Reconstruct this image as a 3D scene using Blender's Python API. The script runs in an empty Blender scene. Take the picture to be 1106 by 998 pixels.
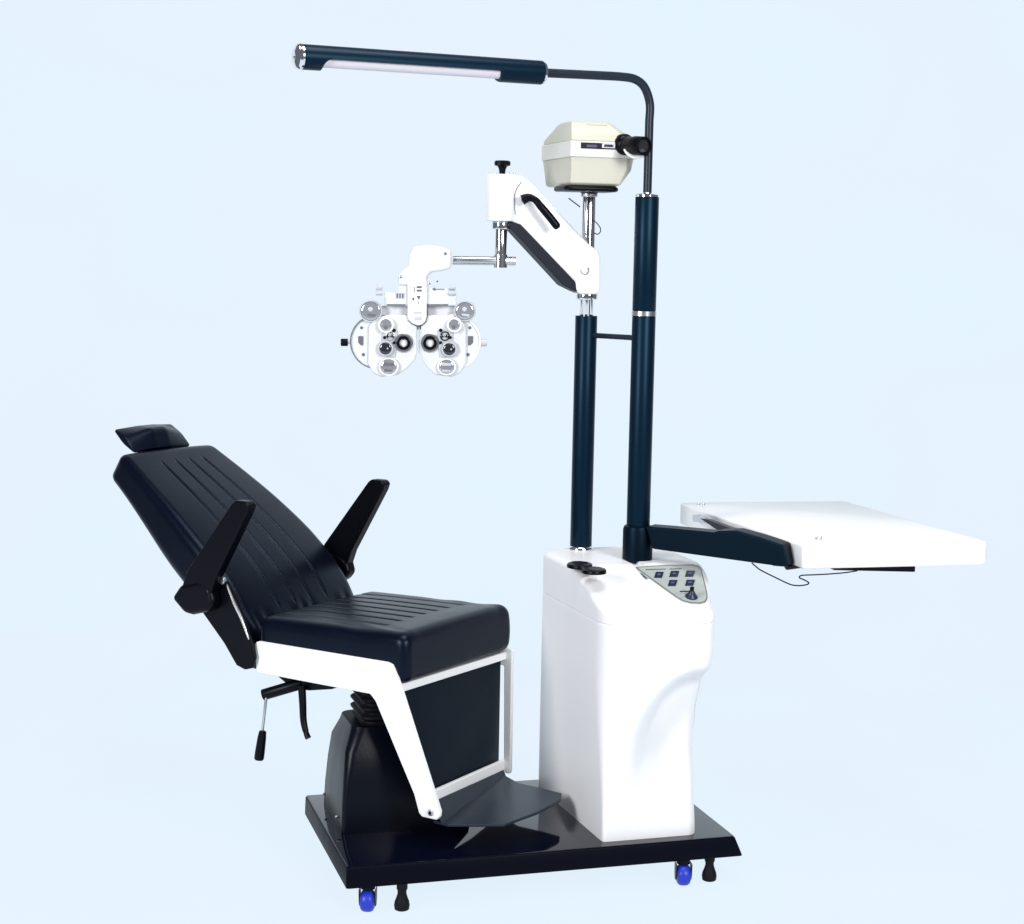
import bpy, bmesh, math, random
from mathutils import Vector, Matrix
random.seed(3)
V = Vector
sc = bpy.context.scene
COL = sc.collection

# ------------------------------------------------------------------ camera
FPX, PW, PH = 1900.0, 1106.0, 998.0
PITCH = math.atan(222 / FPX); ROLL = math.radians(1.1)
CAM = V((0, -4.75, 1.65))
FWD = V((0, math.cos(PITCH), -math.sin(PITCH)))
_r0 = V((1, 0, 0)); _u0 = _r0.cross(FWD)
RIGHT = _r0 * math.cos(ROLL) + _u0 * math.sin(ROLL)
UP = _u0 * math.cos(ROLL) - _r0 * math.sin(ROLL)
cd = bpy.data.cameras.new("camera"); cam = bpy.data.objects.new("camera", cd); COL.objects.link(cam)
m = Matrix.Identity(4)
for i in range(3):
    m[i][0] = RIGHT[i]; m[i][1] = UP[i]; m[i][2] = -FWD[i]; m[i][3] = CAM[i]
cam.matrix_world = m
cd.sensor_width = 36; cd.lens = FPX / PW * 36; cd.clip_start = .1; cd.clip_end = 100
sc.camera = cam


def ray(x, y): return FWD + RIGHT * ((x - PW / 2) / FPX) - UP * ((y - PH / 2) / FPX)
def at(x, y, Y):                      # measured point of the photograph at world depth Y
    d = ray(x, y); return CAM + d * ((Y - CAM.y) / d.y)
def onz(x, y, z):
    d = ray(x, y); return CAM + d * ((z - CAM.z) / d.z)
def onpl(x, y, p, n):
    d = ray(x, y); return CAM + d * ((p - CAM).dot(n) / d.dot(n))

# ------------------------------------------------------------------ frames
TH = math.radians(16.5)
PF = Matrix.Translation((-.394, -.507, 0)) @ Matrix.Rotation(TH, 4, 'Z')          # platform frame
KF = Matrix.Translation((-.181, -.35, 0)) @ Matrix.Rotation(math.radians(-33), 4, 'Z')  # chair frame: x forward, y to far side
E1 = V((math.cos(TH), math.sin(TH), 0)); E2 = V((-math.sin(TH), math.cos(TH), 0))
def P(a, b, z): return PF @ V((a, b, z))
def K(s, w, z): return KF @ V((s, w, z))

# ------------------------------------------------------------------ materials
def mat(name, col, rough=.5, metal=0., coat=0., coat_r=.1, bump=0., bscale=200., spec=.5, vary=0., vscale=6., rvar=0., trans=0., ior=1.45, alpha=1., tint=None):
    M = bpy.data.materials.new(name); M.use_nodes = True
    nt = M.node_tree; b = nt.nodes['Principled BSDF']
    b.inputs['Base Color'].default_value = (*col, 1)
    b.inputs['Roughness'].default_value = rough; b.inputs['Metallic'].default_value = metal
    b.inputs['Coat Weight'].default_value = coat; b.inputs['Coat Roughness'].default_value = coat_r
    b.inputs['Specular IOR Level'].default_value = spec
    b.inputs['Transmission Weight'].default_value = trans; b.inputs['IOR'].default_value = ior
    if tint: b.inputs['Specular Tint'].default_value = (*tint, 1)
    tc = nt.nodes.new('ShaderNodeTexCoord')
    if vary:
        n = nt.nodes.new('ShaderNodeTexNoise'); n.inputs['Scale'].default_value = vscale; n.inputs['Detail'].default_value = 5
        nt.links.new(tc.outputs['Object'], n.inputs['Vector'])
        mx = nt.nodes.new('ShaderNodeMix'); mx.data_type = 'RGBA'
        mx.inputs[6].default_value = (*[c * (1 - vary) for c in col], 1); mx.inputs[7].default_value = (*[min(1, c * (1 + vary)) for c in col], 1)
        nt.links.new(n.outputs['Fac'], mx.inputs[0]); nt.links.new(mx.outputs[2], b.inputs['Base Color'])
    if rvar:
        n = nt.nodes.new('ShaderNodeTexNoise'); n.inputs['Scale'].default_value = 9; n.inputs['Detail'].default_value = 6
        nt.links.new(tc.outputs['Object'], n.inputs['Vector'])
        mr = nt.nodes.new('ShaderNodeMapRange'); mr.inputs['To Min'].default_value = max(0, rough - rvar); mr.inputs['To Max'].default_value = rough + rvar
        nt.links.new(n.outputs['Fac'], mr.inputs['Value']); nt.links.new(mr.outputs['Result'], b.inputs['Roughness'])
    if bump:
        n = nt.nodes.new('ShaderNodeTexVoronoi' if bscale > 300 else 'ShaderNodeTexNoise'); n.inputs['Scale'].default_value = bscale
        nt.links.new(tc.outputs['Object'], n.inputs['Vector'])
        bp = nt.nodes.new('ShaderNodeBump'); bp.inputs['Strength'].default_value = bump; bp.inputs['Distance'].default_value = .002
        nt.links.new(n.outputs[0], bp.inputs['Height']); nt.links.new(bp.outputs['Normal'], b.inputs['Normal'])
    return M

LEATHER = mat('navy_leather', (.0012, .0022, .0085), .30, bump=.14, bscale=420, vary=.15, vscale=4, rvar=.05, spec=.27, tint=(.55, .75, 1.))
NAVY = mat('navy_paint', (.0006, .007, .018), .38, rvar=.04, spec=.27, tint=(.35, .7, 1.))
NAVYD = mat('dark_navy_panel', (.0003, .0035, .009), .42, rvar=.04, spec=.16, tint=(.4, .75, 1.))
GREYNAVY = mat('grey_blue_paint', (.012, .019, .032), .35, rvar=.04, spec=.3)
BLACK = mat('black_plastic', (.001, .0015, .004), .36, rvar=.05, spec=.16)
DECK = mat('gloss_black_deck', (.002, .003, .010), .06, rvar=.02, spec=.5)
SHELL = mat('black_shell', (.0008, .002, .006), .34, rvar=.06, bump=.1, bscale=120, spec=.18)
WHITE = mat('white_enamel', (.86, .86, .87), .32, coat=.2, vary=.01, rvar=.04)
WHITEM = mat('white_moulding', (.84, .84, .86), .38, vary=.01, rvar=.04, bump=.03, bscale=150)
PEARL = mat('pearl_enamel', (.68, .69, .715), .3, coat=.3, vary=.03, rvar=.05)
BEIGE = mat('beige_plastic', (.55, .54, .455), .45, vary=.03, rvar=.05)
BEIGED = mat('beige_band', (.68, .68, .63), .45)
CHROME = mat('chrome', (.86, .86, .88), .09, metal=1., rvar=.03)
STEEL = mat('brushed_steel', (.62, .62, .65), .28, metal=1., rvar=.05)
BLUE = mat('blue_caster', (.012, .03, .42), .4, vary=.1)
GREYP = mat('grey_green_panel', (.42, .46, .44), .4, vary=.12, vscale=20)
KEY = mat('dark_key', (.015, .022, .06), .35)
LENS = mat('lens_glass', (.45, .46, .5), .06, metal=.55, coat=1., coat_r=.02)
DLENS = mat('dark_lens', (.02, .02, .024), .06, coat=1., coat_r=.02)
DIALG = mat('grey_dial', (.50, .52, .56), .3, vary=.08, vscale=60)
DIFF = mat('milky_diffuser', (.66, .63, .68), .5)
MARK = mat('grey_print', (.12, .12, .14), .5)
RUBBER = mat('black_rubber', (.004, .004, .006), .6, spec=.2)
PALE = mat('pale_dial', (.66, .69, .72), .3, vary=.05, vscale=60)

# ------------------------------------------------------------------ mesh helpers
def empty(name, loc, label, cat, rz=0, group=None):
    o = bpy.data.objects.new(name, None); COL.objects.link(o); o.empty_display_size = .05
    o.location = loc; o.rotation_euler = (0, 0, rz); o['label'] = label; o['category'] = cat
    if group: o['group'] = group
    bpy.context.view_layer.update()
    return o

def link(name, bm, material, parent=None, sharp=35, bevel=0., seg=2, frame=None, label=None):
    """bm is in world space (or in `frame`); stored local to the parent."""
    if frame is not None: bm.transform(frame)
    bmesh.ops.recalc_face_normals(bm, faces=bm.faces[:])
    org = None
    o = bpy.data.objects.new(name, bpy.data.meshes.new(name)); COL.objects.link(o)
    # origin at the centre of the piece
    cs = [v.co for v in bm.verts]
    c = V([(min(p[i] for p in cs) + max(p[i] for p in cs)) / 2 for i in range(3)])
    pm = parent.matrix_world if parent else Matrix.Identity(4)
    rot = pm.to_3x3().to_4x4()
    M = Matrix.Translation(c) @ rot
    bm.transform(M.inverted())
    for f in bm.faces: f.smooth = True
    for e in bm.edges:
        if len(e.link_faces) == 2 and e.calc_face_angle(0) > math.radians(sharp): e.smooth = False
    bm.to_mesh(o.data); bm.free()
    mats = material if isinstance(material, (list, tuple)) else [material]
    for mm in mats: o.data.materials.append(mm)
    if parent:
        o.parent = parent
        bpy.context.view_layer.update()
        o.matrix_parent_inverse = Matrix.Identity(4)
        o.matrix_local = pm.inverted() @ M
    else:
        o.matrix_world = M
    if bevel:
        md = o.modifiers.new('bevel', 'BEVEL'); md.width = bevel; md.segments = seg; md.limit_method = 'ANGLE'; md.angle_limit = math.radians(30); md.harden_normals = True
    if label: o['label'] = label
    bpy.context.view_layer.update()
    return o

def B(): return bmesh.new()

def rings(bm, rs, closed=True, cap0=True, cap1=True):
    vs = [[bm.verts.new(p) for p in r] for r in rs]
    n = len(vs[0])
    for i in range(len(vs) - 1):
        for j in range(n if closed else n - 1):
            k = (j + 1) % n
            bm.faces.new((vs[i][j], vs[i][k], vs[i + 1][k], vs[i + 1][j]))
    if cap0: bm.faces.new(vs[0][::-1])
    if cap1: bm.faces.new(vs[-1])
    return vs

def basis(d):
    d = d.normalized(); a = V((0, 0, 1)) if abs(d.z) < .9 else V((0, 1, 0))
    x = a.cross(d).normalized(); return x, d.cross(x)

def lathe(bm, p0, p1, prof, n=40, caps=True):
    """prof: (t along p0->p1 in metres, radius)"""
    d = (p1 - p0).normalized(); x, y = basis(d)
    rs = []
    for t, r in prof:
        c = p0 + d * t; r = max(r, 1e-5)
        rs.append([c + (x * math.cos(2 * math.pi * j / n) + y * math.sin(2 * math.pi * j / n)) * r for j in range(n)])
    rings(bm, rs, True, caps, caps)

def cyl(bm, p0, p1, r, r2=None, n=40, ch=.0012):
    L = (p1 - p0).length; r2 = r if r2 is None else r2; ch = min(ch, r * .4, r2 * .4, L * .3)
    lathe(bm, p0, p1, [(0, r - ch), (ch * .3, r - ch * .3), (ch, r), (L - ch, r2), (L - ch * .3, r2 - ch * .3), (L, r2 - ch)], n)

def tube(bm, pts, r, n=16):
    rs = []; N = len(pts); prev = None
    for i, p in enumerate(pts):
        d = (pts[min(i + 1, N - 1)] - pts[max(i - 1, 0)]).normalized()
        if prev is None: x, y = basis(d)
        else:
            x = (prev - d * prev.dot(d)).normalized(); y = d.cross(x)
        prev = x
        rr = r[i] if isinstance(r, (list, tuple)) else r
        rs.append([p + (x * math.cos(2 * math.pi * j / n) + y * math.sin(2 * math.pi * j / n)) * rr for j in range(n)])
    rings(bm, rs)

def spline(pts, k=10):
    out = []
    for i in range(len(pts) - 1):
        p0 = pts[max(i - 1, 0)]; p1 = pts[i]; p2 = pts[i + 1]; p3 = pts[min(i + 2, len(pts) - 1)]
        for j in range(k):
            t = j / k
            out.append(.5 * ((2 * p1) + (p2 - p0) * t + (2 * p0 - 5 * p1 + 4 * p2 - p3) * t * t + (3 * p1 - p0 - 3 * p2 + p3) * t ** 3))
    out.append(pts[-1]); return out

def prism(bm, poly, off):
    """poly: list of 3-D points, off: extrusion vector"""
    rings(bm, [poly, [p + off for p in poly]])

def box(bm, x0, x1, y0, y1, z0, z1):
    prism(bm, [V((x0, y0, z0)), V((x1, y0, z0)), V((x1, y1, z0)), V((x0, y1, z0))], V((0, 0, z1 - z0)))

def rbox(bm, size, r, res=.01, deform=None, resy=None):
    """dense rounded box centred on 0"""
    hx, hy, hz = [s / 2 for s in size]; H = (hx, hy, hz)
    def lin(h, rs_=None):
        n = max(2, int(round(2 * (h - r) / (rs_ or res)))); a = [-h + r * (1 - math.cos(t * math.pi / 12)) for t in range(0, 6)]
        mid = [-h + r + 2 * (h - r) * i / n for i in range(n + 1)]
        return a + mid + [-q for q in a[::-1]]
    def mp(p):
        q = V([max(-(H[i] - r), min(H[i] - r, p[i])) for i in range(3)]); d = p - q
        # p on cube surface; spherify the rim
        if d.length > 1e-9: q = q + d.normalized() * r
        return deform(q) if deform else q
    L = [lin(hx), lin(hy, resy), lin(hz)]
    cache = {}
    def vert(p):
        k = (round(p[0], 6), round(p[1], 6), round(p[2], 6))
        if k not in cache: cache[k] = bm.verts.new(mp(V(p)))
        return cache[k]
    for ax in range(3):
        a, b = [(1, 2), (2, 0), (0, 1)][ax]
        for sgn in (-1, 1):
            for i in range(len(L[a]) - 1):
                for j in range(len(L[b]) - 1):
                    q = []
                    for (ii, jj) in ((i, j), (i + 1, j), (i + 1, j + 1), (i, j + 1)):
                        p = [0, 0, 0]; p[ax] = sgn * H[ax]; p[a] = L[a][ii]; p[b] = L[b][jj]; q.append(vert(p))
                    try: bm.faces.new(q if sgn > 0 else q[::-1])
                    except ValueError: pass

def rrect(x0, x1, y0, y1, rad, nside=2, nc=6):
    """closed rounded rectangle, rad = (r00, r10, r11, r01), ccw"""
    r00, r10, r11, r01 = rad if isinstance(rad, tuple) else (rad,) * 4
    pts = []
    def arc(cx, cy, r, a0):
        for i in range(nc + 1):
            a = a0 + math.pi / 2 * i / nc; pts.append((cx + r * math.cos(a), cy + r * math.sin(a)))
    def side(p, q):
        for i in range(1, nside): t = i / nside; pts.append((p[0] + (q[0] - p[0]) * t, p[1] + (q[1] - p[1]) * t))
    arc(x0 + r00, y0 + r00, r00, math.pi); side((x0 + r00, y0), (x1 - r10, y0))
    arc(x1 - r10, y0 + r10, r10, -math.pi / 2); side((x1, y0 + r10), (x1, y1 - r11))
    arc(x1 - r11, y1 - r11, r11, 0); side((x1 - r11, y1), (x0 + r01, y1))
    arc(x0 + r01, y1 - r01, r01, math.pi / 2); side((x0, y1 - r01), (x0, y0 + r00))
    return pts

def smooth(t): t = max(0, min(1, t)); return t * t * (3 - 2 * t)
def lerp(a, b, t): return a + (b - a) * t

# ================================================================== SETTING: studio sweep with its brightness put in as glow
bm = B()
prof = [(-4.2, 0)]
R = 1.6; Yb = 4.0
prof += [(Yb - R + R * math.sin(a), R - R * math.cos(a)) for a in [math.pi / 2 * i / 24 for i in range(25)]]
prof += [(Yb, 6.0)]
xs = [-6, 6]
rows = [[bm.verts.new((x, y, z)) for x in xs] for y, z in prof]
for i in range(len(rows) - 1): bm.faces.new((rows[i][0], rows[i][1], rows[i + 1][1], rows[i + 1][0]))
BD = bpy.data.materials.new('glowing_backdrop'); BD.use_nodes = True
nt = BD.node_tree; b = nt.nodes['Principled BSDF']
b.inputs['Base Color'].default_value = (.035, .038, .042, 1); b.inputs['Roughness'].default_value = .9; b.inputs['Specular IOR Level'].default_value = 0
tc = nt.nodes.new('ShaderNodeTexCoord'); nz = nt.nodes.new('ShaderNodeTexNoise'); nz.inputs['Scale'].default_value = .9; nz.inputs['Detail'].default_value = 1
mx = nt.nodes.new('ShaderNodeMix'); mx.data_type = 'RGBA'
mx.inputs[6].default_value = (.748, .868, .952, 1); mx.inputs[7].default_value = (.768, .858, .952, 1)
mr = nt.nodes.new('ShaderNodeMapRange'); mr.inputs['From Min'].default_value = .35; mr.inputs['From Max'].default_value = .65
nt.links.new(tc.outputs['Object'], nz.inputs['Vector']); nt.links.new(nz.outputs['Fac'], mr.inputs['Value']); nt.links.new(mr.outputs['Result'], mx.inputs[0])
nt.links.new(mx.outputs[2], b.inputs['Emission Color']); b.inputs['Emission Strength'].default_value = 1.0  # added emission stands in for even backdrop light, leaving almost no shadows
bd = link('backdrop', bm, BD, sharp=80); bd['kind'] = 'structure'

# ================================================================== WHEELED PLATFORM
base = empty('wheeled_platform', P(0, 0, 0), 'low glossy black platform on casters carrying the chair and the white cabinet', 'platform', TH)
bm = B()
A1, B1 = 1.076, .612
rs = []
for z, ins in ((.070, .003), (.071, .001), (.0735, 0), (.09, 0), (.1215, .001), (.1235, .002), (.1247, .0045), (.125, .010)):
    rs.append([P(x, y, z) for x, y in rrect(ins, A1 - ins - (z - .07) * .42, ins, B1 - ins, .006, 2, 3)])
rings(bm, rs)
link('deck', bm, mat('satin_black_edge', (.001, .0015, .006), .45, spec=.08, rvar=.05), base, sharp=60)
bm = B(); rs = []
for z, i_ in ((.1253, .0035), (.1262, .0032), (.1266, .005)):
    rs.append([P(x, y, z) for x, y in rrect(i_, A1 - .023 - i_, i_, B1 - i_, .006, 2, 3)])
rings(bm, rs); link('top_plate', bm, DECK, base, sharp=60)
def caster(a, b, yaw, blue):
    c = P(a, b, 0)
    fw = V((math.cos(yaw), math.sin(yaw), 0)); ax = V((-fw.y, fw.x, 0))
    bm = B()
    cyl(bm, V((c.x, c.y, .058)), V((c.x, c.y, .0715)), .018)
    # fork
    for s in (-1, 1):
        q = c + ax * (.0195 * s) + fw * .004
        prism(bm, [q + fw * x + V((0, 0, z)) for x, z in ((-.014, .06), (.014, .06), (.012, .03), (.006, .016), (-.006, .016), (-.012, .03))], ax * (.002 * s))
    h = link('caster', bm, BLACK, base)
    w = B(); wc = V((c.x, c.y, .0285)) + fw * .006
    lathe(w, wc - ax * .0175, wc + ax * .0175, [(0, .012), (0, .019), (.003, .0245), (.009, .0278), (.0175, .0285), (.026, .0278), (.032, .0245), (.035, .019), (.035, .012)], 40)
    link('wheel', w, blue, h)
def foot(a, b):
    bm = B(); c = P(a, b, 0)
    lathe(bm, c + V((0, 0, .001)), c + V((0, 0, .072)), [(0, .015), (.002, .0185), (.012, .0200), (.022, .0185), (.032, .0145), (.042, .0115), (.05, .0115), (.056, .014), (.071, .014)], 32)
    link('levelling_foot', bm, RUBBER, base)
caster(.062, .028, math.radians(-95), BLUE); foot(.146, .012)
caster(.912, .018, math.radians(-85), BLUE); foot(.992, .028)
caster(.07, .56, math.radians(-95), BLUE); caster(.95, .56, math.radians(-85), BLUE)

# ================================================================== EXAMINATION CHAIR
chair = empty('examination_chair', P(.21, .38, .125), 'reclined dark blue padded examination chair with white side frames and raised armrests', 'chair', math.radians(-33))
# ---- pedestal (lower cover)
bm = B(); rs = []
for z, t in ((.1268, 0), (.15, .02), (.2, .1), (.27, .3), (.34, .6), (.385, .85), (.40, 1)):
    e = .0 if z < .38 else .012
    rs.append([P(x, y, z) for x, y in rrect(lerp(.036, .062, t) + e, {.1268: .388, .15: .382, .2: .345}.get(z, lerp(.33, .30, t)) - e, lerp(.246, .285, t) + e, lerp(.522, .5, t) - e, lerp(.012, .035, t), 3, 6)])
rings(bm, rs)
ped = link('pedestal_cover', bm, SHELL, chair, sharp=40)
for a, b_ in ((.044, .505), (.040, .30)):
    bm = B(); c = P(a, b_, .16)
    cyl(bm, c - E1 * .012, c - E1 * .0, .0035); link('screw', bm, STEEL, ped)
# ---- bellows between pedestal and seat
bm = B(); rs = []
for i in range(41):
    t = i / 40; z = .395 + t * .145; k = .006 * math.cos(t * 2 * math.pi * 6)
    rs.append([P(x, y, z) for x, y in rrect(.105 - k, .33 + k, .31 - k, .49 + k, .03, 2, 5)])
rings(bm, rs); link('bellows', bm, RUBBER, chair, sharp=80)
# ---- seat pan under the cushion
bm = B(); prism(bm, [V((-.60, .03, .520)), V((-.125, .03, .532)), V((-.125, .485, .532)), V((-.60, .485, .520))], V((0, 0, .045)))
link('seat_pan', bm, BLACK, chair, frame=KF, bevel=.003)
# ---- seat cushion
def seat_def(p):
    # local x forward (length .50), y lateral (.50), z thickness
    x, y, z = p
    t = (z + .065) / .13
    puff = .006 * (1 - (abs(x) / .25) ** 3) * (1 - (abs(y) / .25) ** 3)
    if z > 0:
        z += puff
        inside = smooth((.165 - abs(y)) / .012) * smooth((.14 - x) / .012)
        g = 0
        for yy in (-.112, -.056, 0, .056, .112):
            g += math.exp(-((y - yy) / .0045) ** 2)
        z -= .0048 * g * inside * smooth(z / .03)
        # raised welt round the pleated field
        z -= .003 * math.exp(-((abs(y) - .175) / .006) ** 2) * smooth((.15 - x) / .02)
        z += .004 * smooth((x - .12) / .1)
    x += (.006 if x > 0 else -.002) * (1 - (2 * t - 1) ** 2)
    y += .005 * (1 if y > 0 else -1) * (1 - (2 * t - 1) ** 2) * smooth(abs(y) / .2)
    # leather creases near the front corners
    z -= .0016 * math.sin(60 * y + 40 * x) * smooth((abs(y) - .17) / .05) * smooth((x + .1) / .2)
    return V((x, y, z))
bm = B(); rbox(bm, (.50, .50, .132), .028, .0075, seat_def, .0022)
SM = KF @ Matrix.Translation((-.351, .25, .600)) @ Matrix.Rotation(math.radians(-1.6), 4, 'Y')
seat = link('seat_cushion', bm, LEATHER, chair, frame=SM, sharp=80)
# ---- white side frames (rail + slanting leg in one plate)
def plate(name, pts, w0, th, material, parent, bev=.004):
    bm = B(); prism(bm, [V((s, w0, z)) for s, z in pts], V((0, th, 0)))
    return link(name, bm, material, parent, frame=KF, bevel=bev, seg=3)
near = [(-.585, .594), (-.150, .598), (-.135, .594), (-.128, .582), (-.108, .538), (.022, .232), (.021, .217), (.012, .207), (-.034, .207), (-.044, .216), (-.060, .262), (-.188, .488), (-.206, .505), (-.590, .505), (-.600, .512), (-.604, .584), (-.598, .591)]
rail = plate('side_frame', near, -.012, .014, WHITE, chair, .0035)
far = [(-.585, .590), (-.140, .590), (-.115, .553), (-.090, .549), (-.088, .2), (-.091, .190), (-.106, .190), (-.110, .2), (-.116, .5), (-.206, .505), (-.590, .505), (-.600, .512), (-.604, .584), (-.598, .591)]
plate('side_frame', far, .488, .014, WHITE, chair, .0035)
bm = B(); c = K(-.004, -.0118, .225); cyl(bm, c, K(-.004, -.017, .225), .0085); link('screw', bm, STEEL, rail)
bm = B(); cyl(bm, K(-.004, -.0172, .225), K(-.004, -.0182, .225), .004); link('screw_socket', bm, BLACK, rail)
# ---- cross bars
def bar(name, p0, p1, h, d, material):
    bm = B(); u = (p1 - p0).normalized(); n = u.cross(V((0, 0, 1))).normalized(); z = V((0, 0, 1))
    poly = [p0 + n * a + z * b for a, b in ((-d / 2, -h / 2), (d / 2, -h / 2), (d / 2, h / 2), (-d / 2, h / 2))]
    prism(bm, poly, p1 - p0); return link(name, bm, material, chair, bevel=.003)
bar('cross_bar', K(-.118, .0025, .532), K(-.112, .4875,   .531), .022, .012, WHITE)
bar('cross_bar', K(-.014, .0025, .262), K(-.112, .4875, .215), .029, .012, WHITE)
# ---- black leg panel between the frames
bm = B()
q = [V((-.13, .006, .515)), V((-.03, .006, .255)), V((-.124, .484, .205)), V((-.124, .484, .515))]
rings(bm, [q, [p + V((-.02, 0, 0)) for p in q]])
bmesh.ops.triangulate(bm, faces=bm.faces[:]); link('leg_panel', bm, NAVYD, chair, frame=KF, sharp=50)
# ---- footrest
bm = B()
ft = [(-.02, .02), (.030, .018), (.146, .105), (.161, .239), (.154, .365), (.148, .382), (.125, .422), (.056, .428), (-.02, .43), (-.095, .47)]
prism(bm, [V((x, y, .184)) for x, y in ft], V((0, 0, .008)))
fr = link('footrest', bm, GREYNAVY, chair, frame=KF, bevel=.003)
bm = B()
q = [K(-.012, .005, .246), K(-.108, .486, .200), K(-.088, .47, .186), K(.012, .02, .188)]
nrm = (q[1] - q[0]).cross(q[3] - q[0]).normalized() * .003
prism(bm, q, nrm); bmesh.ops.triangulate(bm, faces=bm.faces[:]); link('footrest_hinge_plate', bm, GREYNAVY, chair, sharp=50)
# mounting foot under the footrest
# ---- backrest
FP = [(-.575, .545), (-.630, .617), (-.735, .750), (-.935, .905), (-1.185, 1.062)]
def poly_at(u):
    L = [math.dist(FP[i], FP[i + 1]) for i in range(len(FP) - 1)]; T = sum(L); d = u * T
    pts = spline([V((a, 0, c)) for a, c in FP], 12)
    LL = [0]
    for i in range(1, len(pts)): LL.append(LL[-1] + (pts[i] - pts[i - 1]).length)
    d = u * LL[-1]
    for i in range(1, len(pts)):
        if d <= LL[i] + 1e-9 or i == len(pts) - 1:
            t = (d - LL[i - 1]) / (LL[i] - LL[i - 1]); p = pts[i - 1].lerp(pts[i], t); tg = (pts[i] - pts[i - 1]).normalized(); return p, tg
_cache = {}
def poly_c(u):
    k = round(u, 4)
    if k not in _cache: _cache[k] = poly_at(min(1, max(0, u)))
    return _cache[k]
BL = .80
def back_def(p):
    x, y, z = p                    # x along (-.4 bottom .. .4 top), y lateral, z thickness (front +)
    u = (x + BL / 2) / BL
    hw = 1 - .42 * smooth((u - .35) / .75) - .0 * u
    hw = 1 - .10 * smooth(u / .5) * 0 - .22 * max(0, (u - .45) / .55) ** 1.3
    if u < .22: hw *= 1 - .10 * (1 - u / .22) ** 1.5
    zz = z
    if z > 0:
        zz += .008 * (1 - (abs(y) / .25) ** 3)
        inside = smooth((.165 - abs(y)) / .015) * smooth((.92 - u) / .04) * smooth((u - .16) / .05)
        g = sum(math.exp(-((y - yy) / .0042) ** 2) for yy in (-.105, -.035, .035, .105))
        zz -= .005 * g * inside * smooth(z / .03)
        # gathered leather above the seat
        zz += .004 * math.sin(y * 95 + 2 * math.sin(y * 31)) * smooth((.2 - u) / .15)
    th = lerp(1.0, .72, smooth((u - .5) / .5)); th *= lerp(.75, 1, smooth(u / .25))
    zz *= th
    q, tg = poly_c(u)
    n = V((-tg.z, 0, tg.x)); n = n if n.x > 0 else -n
    q = q + n * (zz - .065 * th) + tg * ((min(0, x + BL / 2)) + max(0, x - BL / 2))
    return V((q.x, .25 + y * hw, q.z))
bm = B(); rbox(bm, (BL, .50, .13), .03, .009, back_def, .0022)
back = link('backrest', bm, LEATHER, chair, frame=KF, sharp=80)
# lower rear shroud of the backrest
bm = B(); rs = []
# ---- recline bracket on the near side
for w0, th in ((-.030, .012),):
    bm = B()
    pts = [(-.83, .755), (-.74, .77), (-.69, .75), (-.655, .70), (-.60, .60), (-.588, .55), (-.598, .520), (-.625, .512), (-.655, .520), (-.70, .575), (-.80, .67)]
    prism(bm, [V((s, w0, z)) for s, z in pts], V((0, th, 0)))
    br = link('recline_bracket', bm, BLACK, chair, frame=KF, bevel=.004)
    if w0 < 0:
        bm = B()
        tube(bm, [K(s, w, z) for s, w, z in spline_pts] if False else spline([K(-.686, -.033, .742), K(-.662, -.034, .700), K(-.632, -.034, .655), K(-.606, -.033, .600)], 6), [.0018 + .0028 * math.sin(math.pi * i / 18) ** .6 for i in range(19)], 10)
        link('release_rod', bm, STEEL, br)
        bm = B(); cyl(bm, K(-.700, -.030, .752), K(-.700, -.039, .752), .010); link('pivot_bolt', bm, STEEL, br)
# ---- armrests (folded up)
for side, w0 in ((-1, -.066), (1, .530)):
    bm = B()
    # paddle outline in s,z
    pts = [(-.835, .700), (-.806, .770), (-.640, .975), (-.628, .984), (-.588, .984), (-.577, .974), (-.584, .955), (-.700, .760), (-.722, .700), (-.74, .68)]
    prism(bm, [V((s, w0, z)) for s, z in pts], V((0, .034, 0)))
    ar = link('armrest', bm, BLACK, chair, frame=KF, bevel=.006, seg=4)
    bm = B()
    pts = [(-.862, .688), (-.828, .730), (-.76, .748), (-.718, .732), (-.705, .692), (-.728, .666), (-.785, .650), (-.815, .652)]
    prism(bm, [V((s, w0 - (.004 if side < 0 else .004), z)) for s, z in pts], V((0, .044, 0)))
    link('armrest_hub', bm, BLACK, ar, frame=KF, bevel=.014, seg=6)
# ---- headrest
def head_def(p):
    x, y, z = p                          # x along back, y lateral, z thickness
    k = 1 - .86 * min(1, max(0, (abs(y) - .03) / .10))
    kx = 1 - .72 * min(1, max(0, (abs(x) - .008) / .042))
    return V((x, y, z * k * kx + .004))
bm = B(); rbox(bm, (.100, .236, .074), .007, .006, head_def)
hd = (V((-.70, 0, .52))).normalized(); hn = V((-hd.z, 0, hd.x)); hn = hn if hn.z > 0 else -hn
HM = Matrix(((hd.x, 0, hn.x, -1.238), (hd.y, 1, hn.y, .243), (hd.z, 0, hn.z, 1.082), (0, 0, 0, 1)))
head = link('headrest', bm, LEATHER, chair, frame=KF @ HM, sharp=80)
bm = B()
for w in (.235,): box(bm, -.07, .03, -.055, .055, -.018, -.006); bm.transform(KF @ HM)
link('headrest_post', bm, BLACK, head)
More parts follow.
